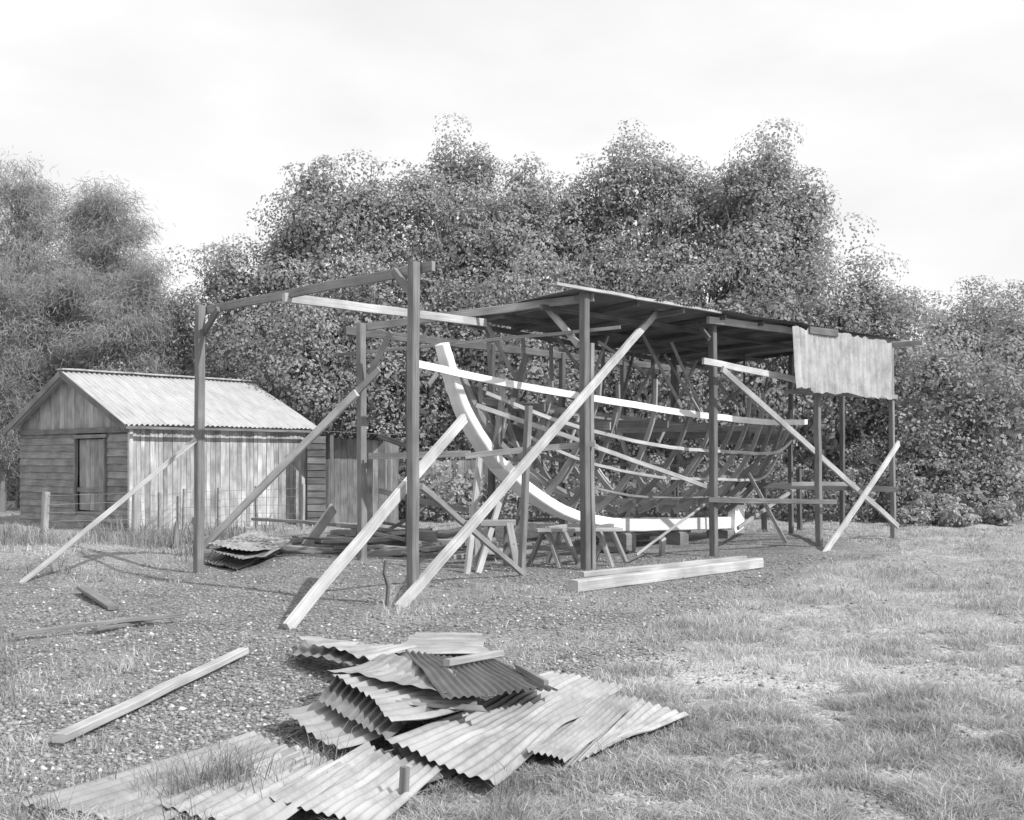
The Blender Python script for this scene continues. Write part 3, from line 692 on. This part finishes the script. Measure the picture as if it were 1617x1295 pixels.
fence = empty('wire_fence', GP(210, 850), 'sagging wire fence with weathered split posts', 'fence')
fp = []
for (x, y, tx, ty, w) in [(68, 852, 73, 777, .14), (212, 850, 213, 772, .11), (252, 846, 252, 778, .07), (290, 838, 291, 772, .07), (345, 840, 346, 770, .08), (405, 836, 405, 768, .07), (478, 838, 479, 765, .08)]:
    b = GP(x, y); t = U(tx, ty, b.y); fp.append((b, t))
    timber('fence_post', [b-Vector((0, 0, .15)), t], w, w*.8, M_BEAM, fence, ref=AX)
for f in (.2, .38, .56, .74, .92):
    sp = []
    for i in range(len(fp)-1):
        sp.append(([fp[i][0].lerp(fp[i][1], f)+Vector((0, -.06, 0)), fp[i+1][0].lerp(fp[i+1][1], f)+Vector((0, -.06, 0))], .008, .008, UPZ))
    multi_timber('wire', sp, M_OLD, fence)
timber('stump', [GP(277, 868)-Vector((0, 0, .1)), U(279, 825, 20)], (.14, .07), (.12, .06), M_DARK, ref=AX, label='broken dark stump standing among weeds', category='stump')

# ------------------------------------------------------------------ trees
def leaves_from(Cp, Nn, size, asp, tn):
    n = len(Cp)
    r = rng.normal(size=(n, 3)); A = np.cross(Nn, r); A /= np.linalg.norm(A, axis=1)[:, None]+1e-9
    Bv = np.cross(Nn, A); Bv /= np.linalg.norm(Bv, axis=1)[:, None]+1e-9
    s = size[:, None]
    V = np.stack([Cp-A*s*.5, Cp-Bv*s*asp*.5+A*s*.05, Cp+A*s*.5, Cp+Bv*s*asp*.5+A*s*.05], 1).reshape(-1, 3)
    return V, tn
def crown_geo(c, rad, dens=75, lsize=.15, clump=.36, asp=.65):
    c = np.array(c); rad = np.array(rad); mr = float(rad.mean())
    area = 4*np.pi*((rad[0]*rad[1])**1.6/3+(rad[0]*rad[2])**1.6/3+(rad[1]*rad[2])**1.6/3)**(1/1.6)
    cr = clump*mr**.4*1.15
    ncl = int(area/(cr*cr*1.8))+8
    d = rng.normal(size=(ncl, 3)); d /= np.linalg.norm(d, axis=1)[:, None]
    lump = 1+.26*(vnoise(np.arctan2(d[:, 1], d[:, 0])*1.4+c[0], d[:, 2]*2.2+c[0], 4)-.5)*2
    r = (.68+.30*rng.random(ncl)**.7)*lump
    sq = 1/np.maximum(np.sqrt(d[:, 0]**2+d[:, 1]**2), .55)**.35
    CC = c+d*rad*(r*sq)[:, None]; CR = cr*(.5+.85*rng.random(ncl))
    per = np.maximum(20, (dens*area*1.15/ncl*(CR/CR.mean())**2)).astype(int)
    ci = np.repeat(np.arange(ncl), per); n = len(ci)
    dd = rng.normal(size=(n, 3)); dd[:, 2] += .35; dd[:, 1] -= .25; dd /= np.linalg.norm(dd, axis=1)[:, None]
    rr = .72+.32*rng.random(n)
    P = CC[ci]+dd*(CR[ci]*rr)[:, None]*np.array([1.2, 1.15, .8])
    Nn = dd+rng.normal(size=(n, 3))*.28+np.array([0, 0, .2]); Nn /= np.linalg.norm(Nn, axis=1)[:, None]
    tcl = .84+.32*rng.random(ncl)
    tn = tcl[ci]*(.84+.32*rng.random(n))
    V1, t1 = leaves_from(P, Nn, lsize*(.65+.7*rng.random(n)), asp, tn)
    m = int(area*32); d = rng.normal(size=(m, 3)); d /= np.linalg.norm(d, axis=1)[:, None]
    P = c+d*rad*(.45+.38*rng.random(m))[:, None]
    Nn = d+rng.normal(size=(m, 3))*.5; Nn /= np.linalg.norm(Nn, axis=1)[:, None]
    V2, t2 = leaves_from(P, Nn, .17+.09*rng.random(m), .7, .8+.25*rng.random(m))
    return np.concatenate([V1, V2]), np.concatenate([t1, t2]), CC
def tube(acc, pts, r0, r1, k=7):
    V, Fc, uv = acc; n = len(pts); base = len(V); arc = 0
    for i, p in enumerate(pts):
        T = (Vector(pts[min(i+1, n-1)])-Vector(pts[max(i-1, 0)])).normalized()
        Sx = T.cross(Vector((.3, 1, .1))).normalized(); Ux = Sx.cross(T); r = r0+(r1-r0)*i/(n-1)
        if i: arc += (Vector(p)-Vector(pts[i-1])).length
        for j in range(k):
            a = 2*math.pi*j/k; V.append(tuple(Vector(p)+Sx*math.cos(a)*r+Ux*math.sin(a)*r))
        if i:
            for j in range(k):
                a = base+(i-1)*k+j; b = base+(i-1)*k+(j+1) % k
                Fc.append((a, b, b+k, a+k)); uv += [(arc-.3, j/k), (arc-.3, (j+1)/k), (arc, (j+1)/k), (arc, j/k)]
def tree(px, top, bot, hw, d, label, lobes=None, dens=165, lsize=.10, name='mangrove_tree', mat=M_LEAF, grp='dense trees behind the shed'):
    pt = U(px, top, d); pb = U(px, bot, d); w = hw*d/F
    c = (pt+pb)/2; rz = (pt.z-pb.z)/2
    base = Vector((c.x, d, float(gh(c.x, d))))
    e = empty(name, base, label, 'tree', grp)
    V, tn, CC = crown_geo(c, (w, w*.8, rz), dens, lsize)
    Vs = [V]; Ts = [tn]
    for (ox, oz, f) in (lobes or []):
        V2, t2, C2 = crown_geo(Vector((c.x+ox*w, d+random.uniform(-.5, .5), c.z+oz*rz)), (w*f, w*f*.8, min(rz, w)*f), dens, lsize)
        Vs.append(V2); Ts.append(t2); CC = np.concatenate([CC, C2])
    V = np.concatenate(Vs); tn = np.concatenate(Ts)
    ok = V.reshape(-1, 4, 3)[:, :, 2].min(1) > .05
    V = V.reshape(-1, 4, 3)[ok].reshape(-1, 3); tn = tn[ok]
    add_mesh('crown', V, np.arange(len(V)).reshape(-1, 4), mat, e, tone=tn)
    acc = ([], [], []); fork = base+Vector((random.uniform(-.3, .3), 0, max(.8, c.z*.45))); r = max(.10, w*.05)
    tube(acc, [base-Vector((0, 0, .3)), base.lerp(fork, .5)+Vector((random.uniform(-.1, .1), 0, 0)), fork], r*1.3, r)
    for k in range(12):
        q = Vector(CC[random.randrange(len(CC))]); q = Vector((c.x, d, q.z)).lerp(q, .95)
        if q.z < fork.z: q.z = fork.z+random.uniform(.3, 2)
        m1 = fork.lerp(q, .4)+Vector((random.uniform(-.3, .3), random.uniform(-.3, .3), random.uniform(.1, .5))); m2 = fork.lerp(q, .75)+Vector((random.uniform(-.2, .2), -.1, .2))
        tube(acc, [fork, m1, m2, q], r*.5, .015, 5)
    add_mesh('trunk', acc[0], acc[1], M_BARK, e, uv=acc[2], smooth=True)
    return e
T = 'tall dense mangrove tree with small glossy leaves'
tree(530, 256, 560, 78, 33, T, [(-.4, .7, .5), (.5, .6, .5), (-.8, .25, .5)])
tree(635, 284, 580, 85, 33.5, T, [(-.5, .7, .45), (.4, .75, .45)])
tree(728, 230, 480, 60, 34.5, T, [(-.35, .7, .5), (.5, .65, .5)])
tree(745, 305, 600, 95, 33, T, [(.4, .6, .5)])
tree(822, 246, 430, 36, 34, T, [(.5, .3, .8)])
tree(855, 304, 600, 85, 33.5, T, [(-.2, .75, .5), (.6, .7, .45)])
tree(935, 290, 600, 72, 34, T, [(-.3, .78, .45), (.4, .7, .5)])
tree(1012, 244, 560, 74, 33.5, T, [(-.5, .7, .5), (.5, .75, .5)])
tree(1110, 282, 580, 88, 34, T, [(-.3, .75, .5), (.5, .7, .5)])
tree(1205, 244, 560, 78, 33, T, [(.15, .85, .45), (-.55, .65, .5), (.8, .45, .55)])
tree(1255, 320, 640, 64, 32.5, T, [(.3, .6, .6)])
tree(395, 395, 760, 85, 34, T, [(-.5, .7, .5), (.4, .8, .4)])
tree(455, 372, 700, 60, 33.5, T, [(-.2, .8, .5)])
tree(285, 455, 780, 70, 35, T, [(-.3, .7, .55)])
tree(480, 450, 800, 95, 31, T, [(.4, .5, .5)])
tree(590, 410, 800, 85, 31.5, T)
tree(680, 440, 815, 95, 31.5, T, [(-.4, .5, .5)])
tree(820, 430, 820, 105, 31, T, [(.4, .5, .5)])
tree(930, 420, 820, 90, 32, T)
tree(1040, 440, 820, 95, 31.5, T, [(-.4, .5, .5)])
tree(1165, 420, 815, 105, 31, T, [(.4, .5, .5)])
tree(1290, 428, 815, 80, 31, T, [(-.4, .5, .5), (.5, .5, .5)])
tree(1345, 436, 820, 66, 31.5, T, [(.2, .8, .55), (.6, -.3, .6)])
tree(1415, 440, 830, 68, 31.5, T, [(.2, .75, .5), (-.4, .7, .5), (.2, -.5, .7)])
tree(1475, 525, 835, 75, 29.5, T, [(.2, .6, .5), (-.5, -.5, .6)])
tree(1540, 462, 800, 80, 40, 'mangrove tree standing further off', [(.4, .65, .6), (-.5, .6, .6)])
tree(1585, 565, 840, 75, 29, T, [(-.5, .4, .5), (-.6, -.4, .5)])
tree(1640, 475, 830, 75, 36, T, [(-.5, .6, .6)])
tree(205, 590, 800, 60, 33, 'low leafy tree behind the hut')
tree(60, 615, 800, 80, 35, 'low leafy tree behind the hut')
def shrub(px, top, bot, hw, d, name='shrub', mat=M_LEAF, lab='low leafy shrub at the foot of trees'):
    pt = U(px, top, d); w = hw*d/F; rz = pt.z/2
    V, tn, CC = crown_geo(((pt.x), d, rz), (w, w*.8, rz), 110, .09, .2)
    ok = V.reshape(-1, 4, 3)[:, :, 2].min(1) > -.02; V = V.reshape(-1, 4, 3)[ok].reshape(-1, 3); tn = tn[ok]
    e = empty(name, (pt.x, d, 0), lab, 'shrub', 'shrubs under the trees')
    add_mesh('foliage', V, np.arange(len(V)).reshape(-1, 4), mat, e, tone=tn*random.uniform(.9, 1.25))
    acc = ([], [], [])
    for k in range(5): tube(acc, [Vector((pt.x, d, -.1)), Vector((pt.x+random.uniform(-.3, .3)*w, d, rz*.7)), Vector(CC[k])], .03, .01, 5)
    add_mesh('stem', acc[0], acc[1], M_BARK, e, uv=acc[2])
for (px, top, hw, d) in [(1475, 785, 35, 27.5), (1535, 760, 45, 28), (1600, 720, 45, 28), (1425, 740, 40, 28.5), (1340, 750, 45, 28.5), (1385, 700, 45, 29.5), (1500, 700, 50, 29), (1250, 740, 50, 29), (1150, 730, 55, 29.5), (1040, 740, 60, 29.5),
                         (930, 740, 60, 29.5), (820, 740, 60, 29.5), (710, 740, 60, 29), (640, 700, 45, 30), (1510, 800, 30, 26.8), (1575, 795, 28, 27), (1440, 805, 22, 26.8)]:
    shrub(px, top, 830, hw, d)

def casuarina(px, top, bot, hw, d, nb, label, pw=.8):
    pt = U(px, top, d); w = hw*d/F; zb = U(px, bot, d).z
    base = Vector((pt.x, d, 0)); e = empty('casuarina_tree', base, label, 'tree', 'wispy casuarina trees')
    acc = ([], [], []); tip = Vector((pt.x+.3, d, pt.z-.6))
    trunk = [base-Vector((0, 0, .3)), base+Vector((.2, 0, pt.z*.35)), base+Vector((-.1, 0, pt.z*.65)), tip]
    tube(acc, trunk, .15, .02)
    Ps = []; Ds = []; Ti = []
    for k in range(nb):
        f = random.uniform(0, 1)**pw; z = zb+(pt.z-zb)*f; ang = random.uniform(0, 6.283); rr = w*random.uniform(.15, 1.1)*(1-.5*f**2.5)
        o = Vector((pt.x, d, z-1.0)); q = Vector((pt.x+math.cos(ang)*rr, d+math.sin(ang)*rr*.8, z+random.uniform(-.4, .4)))
        m = o.lerp(q, .5)+Vector((0, 0, .25)); tube(acc, [o, m, q], .022, .005, 4)
        out = np.array([math.cos(ang), math.sin(ang), 0])
        for (fr, nn, sg) in ((.72, 90, .22), (.88, 130, .27), (1.02, 150, .30)):
            cpt = np.array(m.lerp(q, fr*2-1))+rng.normal(size=3)*.15
            cc = rng.normal(size=(nn, 3))*np.array([sg*1.2, sg, sg*.6])+cpt
            dr = rng.normal(size=(nn, 3))*.35+out*.3+np.array([0, 0, -.35]); dr /= np.linalg.norm(dr, axis=1)[:, None]
            Ps.append(cc); Ds.append(dr); Ti.append((.85+.3*random.random())*(.8+.4*rng.random(nn)))
    P = np.concatenate(Ps); D = np.concatenate(Ds); tn = np.concatenate(Ti); n = len(P)
    side = np.cross(D, rng.normal(size=(n, 3))); side /= np.linalg.norm(side, axis=1)[:, None]
    ln = .12+.16*rng.random(n)
    V = np.stack([P-side*.009, P+side*.009, P+D*ln[:, None]+side*.005, P+D*ln[:, None]-side*.005], 1).reshape(-1, 3)
    add_mesh('crown', V, np.arange(len(V)).reshape(-1, 4), M_NEEDLE, e, tone=tn)
    add_mesh('trunk', acc[0], acc[1], M_BARK, e, uv=acc[2], smooth=True)
CL = 'wispy feathery casuarina with thin open branches'
casuarina(30, 272, 620, 92, 36, 95, CL)
casuarina(165, 308, 640, 78, 37, 105, CL)
casuarina(230, 425, 700, 45, 34, 50, CL)
casuarina(95, 440, 730, 95, 34, 95, CL)
casuarina(190, 490, 740, 70, 33, 60, CL)
casuarina(0, 420, 740, 80, 33, 80, CL)

Vs = []; Ts = []
for px in range(-300, 2000, 75):
    d = 44+random.uniform(-2, 3); tp = 500+random.uniform(-25, 30)
    if px < 250: tp = 610
    if px > 1420: tp = 560
    pt = U(px, tp, d); rz = pt.z/2
    n = 2600; dd = rng.normal(size=(n, 3)); dd /= np.linalg.norm(dd, axis=1)[:, None]
    P = np.array([pt.x, d, rz])+dd*np.array([1.9, 1.2, rz])*(.6+.45*rng.random(n))[:, None]
    Nn = dd+rng.normal(size=(n, 3))*.6; Nn /= np.linalg.norm(Nn, axis=1)[:, None]
    V, tn = leaves_from(P, Nn, .32+.2*rng.random(n), .7, .6+.6*rng.random(n)); Vs.append(V); Ts.append(tn)
V = np.concatenate(Vs)
o = add_mesh('distant_wood', V, np.arange(len(V)).reshape(-1, 4), M_LEAF, tone=np.concatenate(Ts), label='far-off belt of dense dark trees', category='wood'); o["kind"] = "stuff"

# ------------------------------------------------------------------ light
sd = Vector((.80, -.55, .80)).normalized()
sun = bpy.data.lights.new('sun', 'SUN'); sun.energy = 4.2; sun.angle = math.radians(.6); sun.color = (1, .999, .996)
so = bpy.data.objects.new('sun', sun); COL.objects.link(so); so.rotation_euler = (-sd).to_track_quat('-Z', 'Y').to_euler(); so.location = (10, -5, 20)
w = bpy.data.worlds.new('World'); scene.world = w; w.use_nodes = True; nt = w.node_tree; nt.nodes.clear()
out = N(nt, 'ShaderNodeOutputWorld'); bg = N(nt, 'ShaderNodeBackground'); bg.inputs[1].default_value = .135
sky = N(nt, 'ShaderNodeTexSky'); sky.sky_type = 'NISHITA'; sky.sun_disc = False
sky.sun_elevation = math.asin(sd.z); sky.sun_rotation = math.atan2(sd.x, sd.y)
bw = N(nt, 'ShaderNodeRGBToBW'); nt.links.new(sky.outputs[0], bw.inputs[0])
tc = N(nt, 'ShaderNodeTexCoord'); mp = N(nt, 'ShaderNodeMapping'); mp.inputs['Scale'].default_value = (1.2, 1.2, 3.0)
nt.links.new(tc.outputs['Generated'], mp.inputs[0])
n1 = N(nt, 'ShaderNodeTexNoise'); n1.inputs['Scale'].default_value = 2.2; n1.inputs['Detail'].default_value = 7; nt.links.new(mp.outputs[0], n1.inputs[0])
r = N(nt, 'ShaderNodeMapRange'); r.inputs[1].default_value = .36; r.inputs[2].default_value = .6; r.inputs[3].default_value = 7.2; r.inputs[4].default_value = 8.4
nt.links.new(n1.outputs[0], r.inputs[0])
mx = N(nt, 'ShaderNodeMix'); mx.data_type = 'FLOAT'; mx.inputs[0].default_value = .86
nt.links.new(bw.outputs[0], mx.inputs[2]); nt.links.new(r.outputs[0], mx.inputs[3])
nt.links.new(mx.outputs[0], bg.inputs[0]); nt.links.new(bg.outputs[0], out.inputs[0])
scene.view_settings.view_transform = 'Standard'; scene.view_settings.look = 'None'; scene.view_settings.exposure = 0

cam = bpy.data.cameras.new('camera'); co = bpy.data.objects.new('camera', cam); COL.objects.link(co)
cam.sensor_width = 36; cam.lens = 36*F/1617; cam.shift_y = (HY-647.5)/1617; cam.clip_end = 2000; cam.clip_start = .1
co.location = (0, 0, CH); co.rotation_euler = (math.radians(90), 0, 0); scene.camera = co
